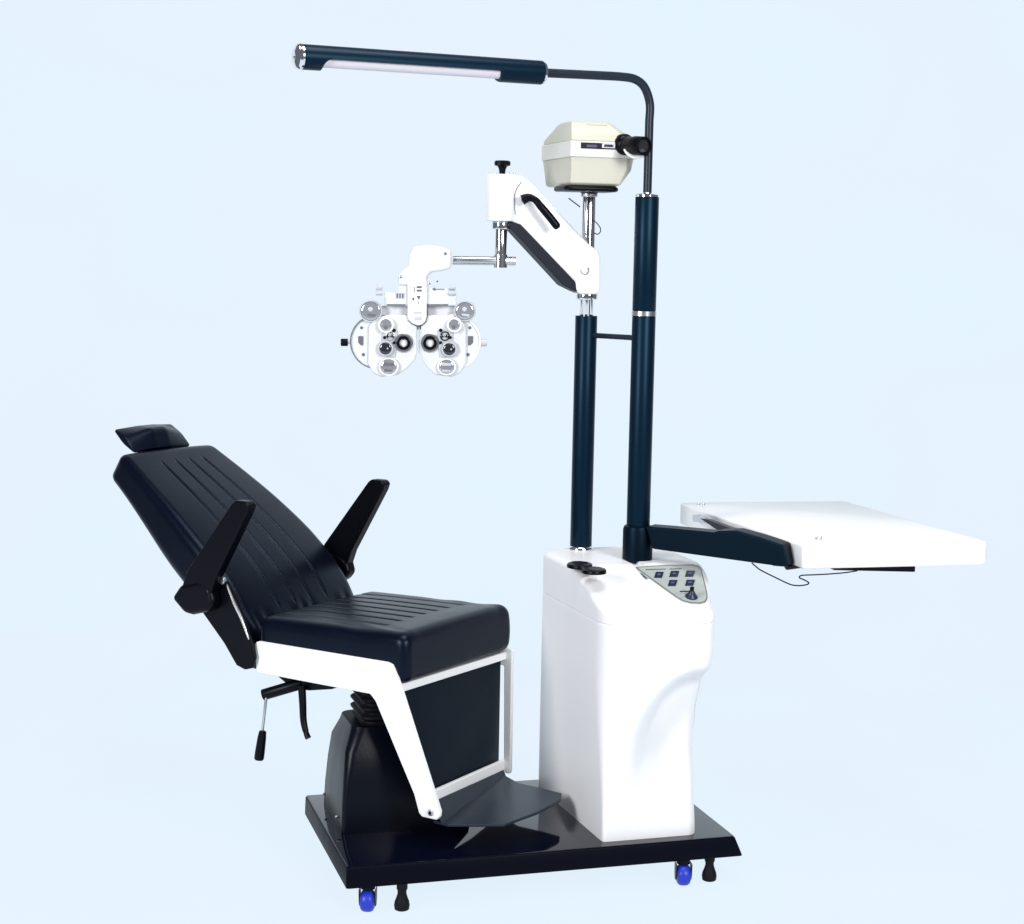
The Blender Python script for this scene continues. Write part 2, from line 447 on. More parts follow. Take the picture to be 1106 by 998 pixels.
# ---- under-seat lever mechanism
bm = B()
prism(bm, [V((s, .02, z)) for s, z in ((-.575, .508), (-.37, .508), (-.34, .499), (-.36, .488), (-.44, .472), (-.50, .470))], V((0, .06, 0)))
lm = link('lever_mount', bm, BLACK, chair, frame=KF, bevel=.003)
bm = B(); cyl(bm, K(-.567, -.02, .449), K(-.47, .03, .486), .0155); link('lever_hub', bm, BLACK, lm)
bm = B(); cyl(bm, K(-.552, -.022, .452), K(-.560, -.03, .350), .0042); lv = link('lever', bm, STEEL, chair)
bm = B(); lathe(bm, K(-.559, -.029, .352), K(-.567, -.036, .270), [(0, .007), (.002, .010), (.02, .012), (.06, .0135), (.078, .0135), (.082, .011)], 28); link('grip', bm, BLACK, lv)
bm = B(); tube(bm, spline([K(-.455, .01, .485), K(-.447, .005, .44), K(-.44, .0, .395), K(-.428, -.004, .365), K(-.418, -.006, .350)], 6), [.011 - .0035 * i / 24 if i < 18 else .0075 + .001 * (i - 18) / 6 for i in range(25)], 16)
link('lever', bm, BLACK, chair, label='short curved black lever')

# ================================================================== INSTRUMENT CABINET
cab = empty('instrument_cabinet', P(.69, .04, .125), 'white moulded cabinet with a curved front recess and sloping key panel on top', 'cabinet', TH)
AL, BF, BB = .690, .036, .600
def a_right(z):
    pts = [(.125, .960), (.2, .958), (.33, .965), (.44, .975), (.53, .983), (.58, .990), (.63, .997), (.70, .996), (.82, .996)]
    for (z0, a0), (z1, a1) in zip(pts, pts[1:]):
        if z <= z1: return lerp(a0, a1, smooth((z - z0) / (z1 - z0)) if z1 < .6 else (z - z0) / (z1 - z0))
    return pts[-1][1]
CURV = [(.69, .15), (.705, .24), (.722, .333), (.75, .41), (.785, .468), (.833, .522), (.883, .560), (.935, .580), (1.02, .586)]
def zcurve(a):
    for (a0, z0), (a1, z1) in zip(CURV, CURV[1:]):
        if a <= a1: return lerp(z0, z1, (a - a0) / (a1 - a0))
    return CURV[-1][1]
def recess(a, z):
    # signed distance below/right of the swoosh
    d = 1e9
    for (a0, z0), (a1, z1) in zip(CURV, CURV[1:]):
        ax, az = a1 - a0, z1 - z0; t = max(0, min(1, ((a - a0) * ax + (z - z0) * az) / (ax * ax + az * az)))
        d = min(d, math.hypot(a - a0 - ax * t, z - z0 - az * t))
    s = d if z < zcurve(a) else -d
    r_ = smooth((a - .74) / .16)
    wid = lerp(.10, .075, r_)
    dep = lerp(.014, .075, r_) * smooth((s + .006) / wid)
    return dep * smooth((z - .10) / .03) * (1 - .98 * smooth((.45 - z) / .31))
def ztop(b):
    # console slope rising to a flat deck
    t = (b - .04) / .262
    if t <= 0: return .724 + .2 * (b - .04)
    if t >= 1.04: return .8163
    z = .724 + .0923 * t
    if t > .96: z = lerp(z, .8163, smooth((t - .96) / .08))
    return min(z, .8163)
def ring_at(z, ins=0., zf=None):
    ar = a_right(z)
    pts = []
    for x, y in rrect(AL + ins, ar - ins, BF + ins, BB - ins, (max(lerp(.012, .088, smooth((z - .16) / .42)) - ins, .004), max(.03 - ins, .004), max(.05 - ins, .004), max(.075 - ins, .004)), 34, 12):
        if zf is None and y < BF + .10:
            y += recess(x, z) * (1 - smooth((y - BF) / .10))
        x += .058 * smooth((y - .04) / .24) * smooth((z - .42) / .25) * max(0, (x - AL) / (ar - AL))
        x -= .024 * max(0, (y - BF) / (BB - BF)) * (1 - max(0, min(1, (x - AL) / .3)))
        pts.append((x, y))
    return pts
bm = B(); rs = []
zs = [.1268 + (.699 - .1268) * i / 76 for i in range(77)]
for z in zs: rs.append([P(x, y, z) for x, y in ring_at(z)])
rs.append([P(x, y, .7000) for x, y in ring_at(.70, .0006)])
rings(bm, rs, True, True, True)
body = link('cabinet_body', bm, WHITEM, cab, sharp=50)
# lid
bm = B(); rs = []
rs.append([P(x, y, .7006) for x, y in ring_at(.70, .004, 1)])
rs.append([P(x, y, .7006) for x, y in ring_at(.70, .0006, 1)])
rs.append([P(x, y, .7010) for x, y in ring_at(.70, .0, 1)])
for k in (.2, .5, .75):
    rs.append([P(x, y, lerp(.7010, ztop(y) - .016, k)) for x, y in ring_at(.70, 0., 1)])
rr = .016
for i in range(7):
    an = math.pi / 2 * i / 6; ins = rr * (1 - math.cos(an))
    rs.append([P(x, y, ztop(y) - rr + rr * math.sin(an)) for x, y in ring_at(.70, ins, 1)])
for k in range(1, 14):
    ins = .016 + .0095 * k
    pts = ring_at(.70, ins, 1); rs.append([P(x, y, ztop(y)) for x, y in pts])
rings(bm, rs, True, True, True)
lid = link('cabinet_lid', bm, WHITEM, cab, sharp=50)
# key panel on the slope
sl = math.hypot(.23, .081); up_s = (E2 * .23 + V((0, 0, .081))) / sl; nrm_s = E1.cross(up_s).normalized()
p0s = P(0, .04, .724)
def onslope(x, y, off=0.): return onpl(x, y, p0s + nrm_s * .002, nrm_s) + nrm_s * off
outline = [(687, 613.6), (700, 612.4), (725, 611.2), (748, 610.8), (753.5, 612), (757, 616), (760, 627), (763.5, 642), (763.5, 647), (761, 650.5), (755, 652), (746, 651.6), (738, 649.5), (731, 645.5), (710, 630.5)]
bm = B(); prism(bm, [onslope(x, y, -.004) for x, y in outline], nrm_s * .006); pnl = link('key_panel', bm, [GREYP], cab, bevel=.001)
bm = B(); pts = [onslope(x, y, .0022) for x, y in outline]; cen = sum(pts, V()) / len(pts)
tube(bm, [p for p in pts] + [pts[0]], .0013, 8); link('panel_trim', bm, MARK, pnl)
for cx, cy, w in ((711.5, 622, 8.5), (728, 621, 9), (745, 620.7, 9), (726.3, 630.8, 8.5), (745, 630.5, 9)):
    bm = B()
    q = [onslope(cx + dx * w / 2 + (-dy) * 1.0, cy + dy * 3.1, .0015) for dx, dy in ((-1, 1), (1, 1), (1, -1), (-1, -1))]
    prism(bm, q, nrm_s * .003); k = link('key', bm, KEY, pnl, bevel=.0008)
    bm = B()
    q = [onslope(cx + dx * 1.8 + (-dy) * .4, cy + dy * .7, .0046) for dx, dy in ((-1, 1), (1, 1), (1, -1), (-1, -1))]
    prism(bm, q, nrm_s * .0004); link('key_mark', bm, mat('key_print', (.10, .12, .22), .5) if 'key_print' not in bpy.data.materials else bpy.data.materials['key_print'], k)
bm = B(); q = [onslope(x, y, .0022) for x, y in ((697, 615.6), (719, 615.0), (719, 615.9), (697, 616.5))]; prism(bm, q, nrm_s * .0004)
q = [onslope(x, y, .0022) for x, y in ((723, 615.0), (736, 614.6), (736, 615.5), (723, 615.9))]; prism(bm, q, nrm_s * .0004)
link('printed_line', bm, MARK, pnl)
# rocker knob with stem
c = onslope(746.5, 645.5, .002)
bm = B(); lathe(bm, c, c + nrm_s * .02, [(0, .017), (.003, .017), (.007, .013), (.013, .009), (.017, .007), (.02, .004)], 28)
kb = link('joystick', bm, KEY, pnl)
bm = B(); cyl(bm, c + nrm_s * .016 + up_s * .004, c + nrm_s * .016 - E1 * .034 + up_s * .004, .0016); cyl(bm, c + nrm_s * .014 + up_s * .002, c + nrm_s * .028 + up_s * .006, .0055); link('stem', bm, BLACK, kb)
# instrument wells
def well(px, py, rx, ry):
    c = onz(px, py, .8164)
    bm = B(); n = 36
    ex = rx / FPX * 4.95
    ring = lambda r, z: [c + V((math.cos(t) * r, math.sin(t) * r * 1.15, z)) for t in [2 * math.pi * i / n for i in range(n)]]
    rings(bm, [ring(ex, .0), ring(ex, .006), ring(ex * .95, .0095), ring(ex * .8, .0115), ring(ex * .6, .012), ring(ex * .3, .0112)])
    w = link('instrument_rest', bm, BLACK, cab)
well(626, 612.5, 13.4, 6); well(641.5, 618.5, 12.8, 5.5)

# ================================================================== SHORT COLUMN
LP = P(.787, .556, 0); RP = P(.893, .376, 0)
def zon(px_x, px_y, base): return at(px_x, px_y, base.y).z
def vert(base, z): return V((base.x, base.y, z))
zl1 = zon(632, 341, LP)
sc_ = empty('short_column', vert(LP, .805), 'shorter navy blue column with chrome rod, the left one on the white cabinet', 'column', TH)
bm = B(); cyl(bm, vert(LP, .827), vert(LP, zl1), .0312, n=64); link('column_tube', bm, NAVY, sc_)
bm = B(); lathe(bm, vert(LP, .8166), vert(LP, .84), [(0, .037), (.003, .0375), (.008, .036), (.011, .033), (.0115, .031)], 64); link('column_collar', bm, CHROME, sc_)
ztop_l = zon(637.5, 209, LP)
bm = B(); cyl(bm, vert(LP, zl1 - .01), vert(LP, ztop_l), .0195, n=48); link('column_rod', bm, CHROME, sc_)

# ================================================================== TALL COLUMN
zr1 = zon(697, 213, RP); zrm = zon(694, 338.5, RP)
tc_ = empty('tall_column', vert(RP, .805), 'taller navy blue column with a chrome ring, right of the short one', 'column', TH)
bm = B(); cyl(bm, vert(RP, .806), vert(RP, zrm - .008), .0325, n=64); link('lower_tube', bm, NAVY, tc_)
bm = B(); cyl(bm, vert(RP, zrm + .008), vert(RP, zr1), .0325, n=64); link('upper_tube', bm, NAVY, tc_)
bm = B(); lathe(bm, vert(RP, zrm - .0075), vert(RP, zrm + .0075), [(0, .031), (.001, .034), (.014, .034), (.015, .031)], 64); link('chrome_ring', bm, STEEL, tc_)
bm = B(); lathe(bm, vert(RP, zr1), vert(RP, zr1 + .012), [(0, .031), (.0005, .0322), (.006, .0322), (.009, .028), (.0105, .013), (.012, .012)], 64); link('chrome_cap', bm, CHROME, tc_)
zb = zon(660, 363.5, (LP + RP) / 2)
bm = B(); d = (RP - LP).normalized(); cyl(bm, vert(LP, zb) + d * .030, vert(RP, zb) - d * .031, .0075); link('cross_brace', bm, GREYNAVY, tc_)

# ================================================================== OVERHEAD LAMP
lamp = empty('overhead_lamp', vert(RP, zr1 + .011), 'long dark tubular examination lamp on a bent pole above the chair', 'lamp')
LA = math.radians(27)
ld = V((-math.cos(LA), -math.sin(LA), 0))
zh = at(690, 84, RP.y).z
# solve lamp axis: passes pole top bend, level direction ld, slightly rising
def along(x, y):      # point on the vertical plane through the pole with direction ld
    n = V((ld.y, -ld.x, 0)); return onpl(x, y, RP, n)
e0 = along(584, 78.5); e1_ = along(320.5, 61)
axis = (e1_ - e0).normalized()
e_b = along(676, 83)
pts = [vert(RP, zr1 + .0115), vert(RP, zon(701, 115, RP))]
c0 = along(701.0, 112)
bend = spline([vert(RP, zon(701, 130, RP)), vert(RP, zon(701.5, 112, RP)), along(696.5, 95), along(687, 86.2), along(672, 83), along(640, 81.2)], 10)
bm = B(); tube(bm, [pts[0]] + bend + [e0 + axis * -.0], .0118, 20); link('bent_tube', bm, GREYNAVY, lamp)
# housing with cut-out
L = (e1_ - e0).length; RL = .031
side = axis.cross(V((0, 0, 1))).normalized(); upv = side.cross(axis).normalized()
n0 = (e0 - along(537, 76)).length; n1 = (e0 - along(353, 64)).length
def lprof(cut):
    out = []; N = 48
    for i in range(N):
        t = 2 * math.pi * i / N; x = math.cos(t) * RL; z = math.sin(t) * RL
        if cut > 0: z = max(z, -RL + cut * RL * 1.0)
        out.append((x, z))
    return out
bm = B(); rs = []
st = [(0, 0), (n0 - .012, 0)] + [(n0 - .012 + .012 * k / 5, .86 * (1 - math.sqrt(max(0, 1 - (k / 5) ** 2)))) for k in range(1, 6)] + [(n1 - .004, .86)] + [(n1 - .004 + .022 * k / 6, .86 * (1 - (k / 6) ** 2) ** .5) for k in range(1, 7)] + [(L - .012, 0)]
for t, cut in st:
    c = e0 + axis * t; rs.append([c + side * x + upv * z for x, z in lprof(cut)])
rings(bm, rs); hs = link('lamp_housing', bm, NAVY, lamp, sharp=50)
bm = B(); N = 24; rs = []
for t in (n0 - .006, n0 + .01, n1 - .01, n1 + .012):
    c = e0 + axis * t - upv * .006
    rs.append([c + side * math.cos(2 * math.pi * i / N) * .019 + upv * math.sin(2 * math.pi * i / N) * .017 for i in range(N)])
rings(bm, rs); link('diffuser_tube', bm, DIFF, lamp)
bm = B(); lathe(bm, e0 + axis * (L - .012), e0 + axis * (L + .012), [(0, .031), (.001, .0325), (.006, .0325), (.008, .031), (.013, .030), (.016, .024), (.018, .016), (.0185, .015), (.0185, .006), (.015, .004)], 48); link('end_cap', bm, CHROME, lamp)
bm = B(); lathe(bm, e0 - axis * .010, e0 + axis * .001, [(0, .014), (.0005, .024), (.003, .029), (.009, .031), (.0105, .031)], 48); link('end_cap', bm, CHROME, lamp)

# ================================================================== CHART PROJECTOR
PJ = P(.787, .556, 0)
pj = empty('chart_projector', vert(LP, ztop_l + .001), 'beige faceted projector box with a black lens barrel, on top of the chrome rod', 'projector', TH)
# front plane of the projector
pb = .556 - .10; pf0 = P(0, pb, 0)
def pf(x, y):         # on the front plane -> (a, z)
    q = PF.inverted() @ onpl(x, y, pf0, E2); return q.x, q.z
aL, zbt = pf(617, 166); aR, _ = pf(691, 162); _, zb1 = pf(640, 152.5); _, zb0 = pf(640, 167.5)
_, zbot = pf(640, 202.5); _, ztp = pf(640, 131.5); aLb, _ = pf(616, 201); aRb, _ = pf(669, 201); aRm, _ = pf(686, 192)
DB = .262
def sect(z, l, r, f, bk, ch): # chamfered plan
    return [P(x, y, z) for x, y in ((l, pb + f), (r - ch, pb + f), (r, pb + f + ch), (r, pb + DB - bk), (l, pb + DB - bk))]
bm = B(); rs = []
lo = zbot + .006
rs = [sect(lo, aLb + .008, aRb, .012, .035, .005), sect(lo + .006, aLb + .002, aRb + .01, .004, .03, .008),
      sect(lerp(lo, zb0, .55), aL + .002, aRm - .004, .002, .01, .02), sect(zb0 - .006, aL, aR - .006, 0, 0, .03)]
rings(bm, rs); pbod = link('lower_case', bm, BEIGE, pj, bevel=.004, seg=3)
bm = B()
rings(bm, [sect(zb0 - .006, aL - .003, aR, -.003, -.002, .03), sect(zb1, aL - .003, aR, -.003, -.002, .03)]); link('middle_band', bm, BEIGED, pj, bevel=.002)
bm = B(); _, zt2 = pf(640, 128)
rings(bm, [sect(zb1, aL, aR - .006, 0, 0, .03), sect(zb1 + .012, aL + .001, aR - .012, .002, .002, .03), sect(ztp - .002, aL + .010, aR - .062, .03, .10, .02), sect(ztp + .005, aL + .016, aR - .074, .045, .115, .01)])
up = link('upper_case', bm, BEIGE, pj, bevel=.004, seg=3)
def fbox(name, x0, x1, y0, y1, off, th, material, parent, bev=.001):
    a0, z1 = pf(x0, y0); a1, z0 = pf(x1, y1); bm = B(); yb = pb - off
    prism(bm, [P(a0, yb, z0), P(a1, yb, z0), P(a1, yb, z1), P(a0, yb, z1)], -E2 * th); return link(name, bm, material, parent, bevel=bev)
cp = fbox('display_strip', 627, 667, 153.8, 161.8, .0025, .003, mat('indigo_plastic', (.003, .002, .012), .4, spec=.15), pj, .002)
fbox('display_window', 649.5, 663.5, 154.8, 160.4, .0052, .002, mat('window_rim', (.55, .52, .6), .3), cp, .0008)
fbox('window_screen', 651.5, 661.5, 156, 159.2, .0072, .001, DLENS, cp, .0003)
fbox('display_mark', 633, 644, 156.2, 159.4, .0052, .0006, mat('indigo_print', (.06, .05, .13), .5), cp, .0002)
fbox('label_mark', 620.5, 622.5, 154.5, 160, .0028, .0005, DIALG, pj, 0)
fbox('label_mark', 624, 625.5, 154.5, 160, .0028, .0005, DIALG, pj, 0)
# recessed line on the upper case
a0, z1 = pf(637, 133); a1, z0 = pf(659, 134.5)
bm = B(); q = P((a0 + a1) / 2, pb + .031, (z0 + z1) / 2); box(bm, -.028, .028, -.004, .002, -.0025, .0025); bm.transform(Matrix.Translation(q - E2 * .002) @ Matrix.Rotation(TH, 4, 'Z')); link('vent_slot', bm, BEIGE, up, bevel=.001)
# lens barrel: points forward-right
ln = V((.60, -.80, .02)).normalized()
le = at(691.5, 157.5, P(0, pb, 0).y + .12 - .05)
q1 = at(677, 156.5, 0); 
_lensd = P(aR, pb, 0).y
tip = at(696, 157.8, _lensd - .105); root = at(674, 156.3, _lensd - .01)
dd = (tip - root); LL = dd.length
bm = B(); lathe(bm, root - dd * .15, tip, [(0, .02), (.002, .029), (.02, .030), (.03, .0275), (.034, .0235), (LL * .7, .0235), (LL * .72, .0255), (LL * 1.13, .0255), (LL * 1.15, .024), (LL * 1.15, .019), (LL * 1.09, .018)], 48)
lb = link('lens_barrel', bm, BLACK, pj)
bm = B(); cu = tip - dd.normalized() * .006; lathe(bm, cu, cu + dd.normalized() * .003, [(0, .017), (.001, .0175), (.003, .008), (.0032, .001)], 32); link('lens', bm, DLENS, lb)
# white cradle ring under the barrel
bm = B(); x, y = basis(dd); mid = root + dd * .62
ar = []
for i in range(23):
    t = math.radians(200 + 140 * i / 22); ar.append(mid + V((math.cos(t) * .036, -.004, math.sin(t) * .031)))
tube(bm, ar, [.002 + .0035 * math.sin(math.pi * i / 22) for i in range(23)], 12); link('lens_cradle', bm, WHITE, pj)
# base plate
bm = B(); ba, _ = pf(611, 206); bb, _ = pf(670, 206)
rs = []
for z, i in ((zbot - .010, .004), (zbot - .006, 0), (zbot + .001, .001), (zbot + .0055, .006)):
    rs.append([P(x, y, z) for x, y in rrect(ba + i, bb - i, pb + .0 + i, pb + .125 - i, .02, 2, 5)])
rings(bm, rs); link('base_plate', bm, BLACK, pj, sharp=60)
bm = B(); cyl(bm, vert(LP, zbot - .022), vert(LP, zbot - .0098), .024); link('mounting_boss', bm, STEEL, pj)
# cable loop beside the rod
bm = B()
tube(bm, spline([at(614, 214, .1), at(620, 218.5, .1), at(626.5, 223.5, .105)], 6), .0016, 8); link('cable_end', bm, RUBBER, pj); bm = B()
tube(bm, spline([at(639.5, 237.5, .11), at(644, 240.5, .1), at(648, 245.5, .1), at(648.5, 250, .1), at(645.5, 253, .1), at(641.5, 251.5, .11)], 8), .0014, 8)
link('cable', bm, RUBBER, pj)

# ================================================================== PHOROPTER ARM
arm = empty('boom_support', at(636, 318, LP.y), 'white angled support arm with black clamping lever, fixed round the chrome rod', 'arm')
AX = -E1
apl = P(0, .556, 0)
def ap(x, y, off=0.):       # on the arm plane (parallel to platform front)
    return onpl(x, y, apl - E2 * off, E2)
# clamp block round the rod
bm = B()
prof_c = [(614.5, 300), (616, 278), (627, 270), (644, 270), (648, 276), (648.5, 312), (645, 317), (625, 317), (620, 312)]
arm_px = [(525.5, 192), (527.5, 188.5), (541, 187.5), (556, 188.5), (566, 191.5), (574, 198), (637, 264), (645, 270), (648.5, 277), (648.5, 312), (645, 318), (626, 318), (620, 314), (556, 245), (546, 239.5), (530, 239), (526, 236)]
# split: head block, beam, clamp
beam = [(553, 187.5), (564, 190), (573, 196), (637, 264), (646, 270), (649, 277), (649, 313), (645.5, 318), (627, 318), (623, 314), (622.5, 305), (563, 242.5), (550, 238)]
prism(bm, [ap(x, y, .036) for x, y in beam], E2 * .066)
bmn = link('arm_beam', bm, WHITE, arm, bevel=.008, seg=4)
bm = B(); q0 = ap(541.5, 239, -.0); q1 = ap(542.5, 188.5, -.0); q0.x = q1.x = (q0.x + q1.x) / 2
lathe(bm, V((q0.x, q0.y, q0.z)), V((q0.x, q0.y, q1.z)), [(0, .040), (.001, .0425), (.004, .044), ((q1.z - q0.z) - .006, .044), ((q1.z - q0.z) - .002, .043), ((q1.z - q0.z), .040)], 64)
hdv = V((q0.x, q0.y, 0))
hb = link('pivot_head', bm, WHITE, arm)
# curved seam line on the joint
bm = B(); tube(bm, spline([ap(563, 196.5, .0375), ap(557.5, 205, .0375), ap(555.6, 216, .0375), ap(556.5, 232, .0375)], 8), .0012, 8); link('joint_seam', bm, MARK, bmn)
bm = B(); z1 = q1.z
for ang in (200, 250, 300, 340):
    bm = B(); c = V((hdv.x + .036 * math.cos(math.radians(ang)), hdv.y + .036 * math.sin(math.radians(ang)), z1 - .001)); cyl(bm, c, c + V((0, 0, .005)), .0035, n=16); link('cap_screw', bm, STEEL, hb)
bm = B(); zk = ap(541, 173.5).z
lathe(bm, V((hdv.x, hdv.y, z1)), V((hdv.x, hdv.y, zk)), [(0, .008), (.006, .0085), ((zk - z1) - .024, .0095), ((zk - z1) - .016, .013), ((zk - z1) - .013, .022), ((zk - z1) - .003, .0225), ((zk - z1), .019)], 14); link('top_knob', bm, BLACK, hb, sharp=25)
# dark strip under the beam
bm = B(); st_ = [(549, 240), (562, 240.5), (622, 302), (626, 314.5), (615, 311.5), (608, 308.5), (549.5, 243.5)]
st_ = [(550, 239.5), (566, 243), (626, 305), (623, 315.5), (613, 310.5), (608, 308), (549, 244)]
prism(bm, [ap(x, y, .030) for x, y in st_], E2 * .054); link('underside_cover', bm, mat('slate_paint', (.008, .011, .02), .5, spec=.2), arm, bevel=.002)
# pivot screw
bm = B(); c = ap(631.5, 292, .036); lathe(bm, c, c - E2 * .004, [(0, .0125), (.0025, .0125), (.003, .011), (.003, .009), (.0008, .0085)], 32); link('pivot_screw', bm, STEEL, bmn)
# locking lever
bm = B(); c = ap(566, 215.5, .036); cyl(bm, c, c - E2 * .030, .0085)
L0 = ap(566, 215.5, .062)
tube(bm, spline([ap(564, 216, .060), ap(571, 213.5, .066), ap(578, 216, .074), ap(584, 223, .08), ap(595, 236, .085), ap(603, 246.5, .088)], 6), [.0145 - .0050 * min(1, i / 10) + (.0014 * smooth((i - 12) / 10)) - (.0 if i < 29 else .0012 * (i - 28) ** 2) for i in range(31)], 18)
link('locking_lever', bm, BLACK, arm)
# collars at both ends
bm = B(); zc0 = zon(634, 317.5, LP); zc1 = zon(634, 323.5, LP); cyl(bm, vert(LP, zc0 + .004), vert(LP, zc1), .031, n=48); link('clamp_collar', bm, CHROME, arm)
zrod = ap(541, 289.5).z; zcl = ap(541, 246).z
bm = B(); cyl(bm, V((hdv.x, hdv.y, q0.z - .001)), V((hdv.x, hdv.y, zcl - .004)), .0265, n=40); link('rod_collar', bm, CHROME, arm)
bm = B(); cyl(bm, V((hdv.x, hdv.y, zcl)), V((hdv.x, hdv.y, zrod)), .0165, n=40); link('drop_rod', bm, CHROME, arm)
hy = hdv.y - .02
h0 = at(557, 282, hdv.y + .0); h1 = at(489, 281.3, hdv.y - .01)
bm = B(); cyl(bm, h0, h1, .0125, n=32); link('cross_rod', bm, STEEL, arm)
bm = B(); c = at(541.5, 282, hdv.y); lathe(bm, V((hdv.x, hdv.y, c.z - .019)), V((hdv.x, hdv.y, c.z + .019)), [(0, .0175), (.001, .0195), (.037, .0195), (.038, .0175)], 40); link('rod_clamp', bm, CHROME, arm)

# ================================================================== PHOROPTER
QY = hdv.y - .02
ph = empty('phoropter', at(453, 375, QY), 'white binocular refraction head with lens dials, hanging from the arm over the chair', 'eye instrument')
S = (QY - CAM.y) / FPX         # metres per photo pixel here
def q(x, y, off=0.): return at(x, y, QY - off)
def pdisc(name, x, y, r, off, th, material, parent, dome=0., n=48, squash=1.):
    bm = B(); c = q(x, y, off); R_ = r * S; rs = []
    prof_ = [(0, R_ - .0002), (th * .6, R_), (th * .9, R_ - .0006), (th, R_ - .0016)]
    if dome: prof_ += [(th + dome * math.sin(a), (R_ - .0016) * math.cos(a)) for a in [math.pi / 2 * i / 8 for i in range(1, 9)]]
    for t, rr_ in prof_:
        rr_ = max(rr_, 1e-5)
        rs.append([c + V((math.cos(2 * math.pi * i / n) * rr_, -t, math.sin(2 * math.pi * i / n) * rr_ * squash)) for i in range(n)])
    rings(bm, rs); return link(name, bm, material, parent)
def pring(name, x, y, r, w, off, th, material, parent, n=48, squash=1.):
    bm = B(); c = q(x, y, off); R1 = r * S; R0 = (r - w) * S; rs = []
    for t, rr_ in ((0, R0), (0, R1), (th * .75, R1), (th, R1 - .0012), (th, R0 + .0006), (th * .8, R0), (0, R0)):
        rs.append([c + V((math.cos(2 * math.pi * i / n) * rr_, -t, math.sin(2 * math.pi * i / n) * rr_ * squash)) for i in range(n)])
    rings(bm, rs, True, False, False); bmesh.ops.remove_doubles(bm, verts=bm.verts[:], dist=1e-6); return link(name, bm, material, parent)
def pplate(name, pts, off, th, material, parent, bev=.002, seg=3):
    bm = B(); prism(bm, [q(x, y, off) for x, y in pts], V((0, -th, 0))); return link(name, bm, material, parent, bevel=bev, seg=seg)
# hanger bracket
hg = pplate('hanger', [(447, 266.5), (462, 264.5), (476, 266), (488, 270.5), (488, 290), (478, 292.5), (466, 294), (462, 300), (462, 308), (431, 308), (431, 297), (436, 292), (442, 287), (443, 276)], -.025, .05, PEARL, ph, .008, 4)
pdisc('hanger_screw', 481, 274, 1.4, .026, .001, MARK, hg)
# carriage
cg = pplate('carriage', [(416, 316), (431, 316), (431, 305), (463, 305), (463, 311), (490, 311), (493, 316), (493, 329), (416, 329)], -.014, .03, PEARL, ph, .002)
pplate('carriage_scale', [(418, 328.5), (438, 328.5), (438, 330), (418, 330)], .0165, .001, MARK, cg, 0)
pplate('carriage_scale', [(461, 328.5), (484, 328.5), (484, 330), (461, 330)], .0165, .001, MARK, cg, 0)
pplate('side_mark', [(415.5, 321), (416.8, 321), (416.8, 329.8), (415.5, 329.8)], .0165, .001, DIALG, cg, 0)
vw = pplate('distance_window', [(427.5, 316.5), (437, 316.5), (437, 322.5), (427.5, 322.5)], .0162, .001, DIALG, cg, 0)
for k in range(3): pplate('window_tick', [(428.3 + 3 * k, 317), (429.8 + 3 * k, 317), (429.8 + 3 * k, 322), (428.3 + 3 * k, 322)], .0174, .0005, MARK, vw, 0)
pplate('arrow_mark', [(466.5, 312.3), (470, 310.3), (470, 311.8), (480, 311.8), (480, 312.8), (470, 312.8), (470, 314.2)], .0165, .0008, MARK, cg, 0)
pdisc('small_screw', 433, 299, 1.8, .024, .004, STEEL, hg); pdisc('small_screw', 464, 306, 1.5, .016, .004, STEEL, cg)
pdisc('small_screw', 472.5, 304, 1.2, .006, .01, STEEL, cg)
# centre tongue
tg_ = pplate('centre_tongue', [(440.5, 303), (461, 303), (461, 342), (459.5, 347), (456, 350.5), (451.5, 351.5), (446, 349.5), (442, 346), (440.5, 341)], .0165, .010, WHITE, ph, .003)
bm = B(); tube(bm, [q(x, y, .014) for x, y in ((461.3, 328), (461.3, 342), (459.8, 347.3), (456, 351.2), (451, 352.2), (446, 350.2), (441.4, 345.8))], .0028, 10); link('tongue_rim', bm, MARK, tg_)
for (x0, x1, y0, y1) in ((450, 455.5, 309, 311.3), (450, 455.5, 312.7, 315), (447.2, 448, 310, 316), (450.3, 454, 319.5, 321.5), (451.2, 453.2, 321.5, 323.2), (445.3, 447.5, 321.5, 324.5), (451, 453, 326.5, 327.8), (446.5, 455.5, 336.8, 339), (447.5, 455.5, 342.5, 346)):
    pplate('tongue_mark', [(x0, y0), (x1, y0), (x1, y1), (x0, y1)], .0267, .0004, MARK if y0 < 330 else DIALG, tg_, 0)
pplate('back_plate', [(412, 330), (494, 330), (496, 344), (490, 356), (414, 356), (410, 344)], -.02, .012, PEARL, ph, .004)
# end knobs on the carriage
for x in (409.5, 488.8):
    bm = B()
    for dy in (-3.2, 3): cyl(bm, q(x - 3.6, 313.5 + dy, .020), q(x + 3.6, 313.5 + dy, .020), .0068, n=20)
    link('level_knob', bm, DIALG, ph)
# two optical heads, mirror-like but measured separately
heads = [dict(body=[(399, 352), (404, 345), (412, 341.5), (424, 339), (447, 340.5), (451, 346), (451, 380), (449, 388), (441, 397), (430, 404.5), (412, 406.5), (403, 402), (398, 392)],
              disc=(408, 369, 29.5), side=(372, 369.8, 7.5, BLACK), big=(400.7, 336, 12.6), sm=(417.2, 351, 8.6), ap=(436, 370.3, 7.6), dk=(416.6, 376.2, 6.8), cl=(421.5, 363), bot=(420, 396, 10.8)),
         dict(body=[(455, 346), (459, 340.5), (481, 339), (493, 341.5), (500, 346), (503.5, 353), (504, 392), (498, 402), (489, 406.5), (471, 404.5), (462, 397), (456.5, 388), (455, 380)],
              disc=(490, 369, 29.5), side=(522.5, 370, 6.5, DIALG), big=(502.3, 336, 11.8), sm=(490.8, 350.8, 8.2), ap=(464.5, 370.3, 7.6), dk=(485.3, 377, 6.8), cl=(480.3, 363), bot=(482.5, 396, 10.2))]
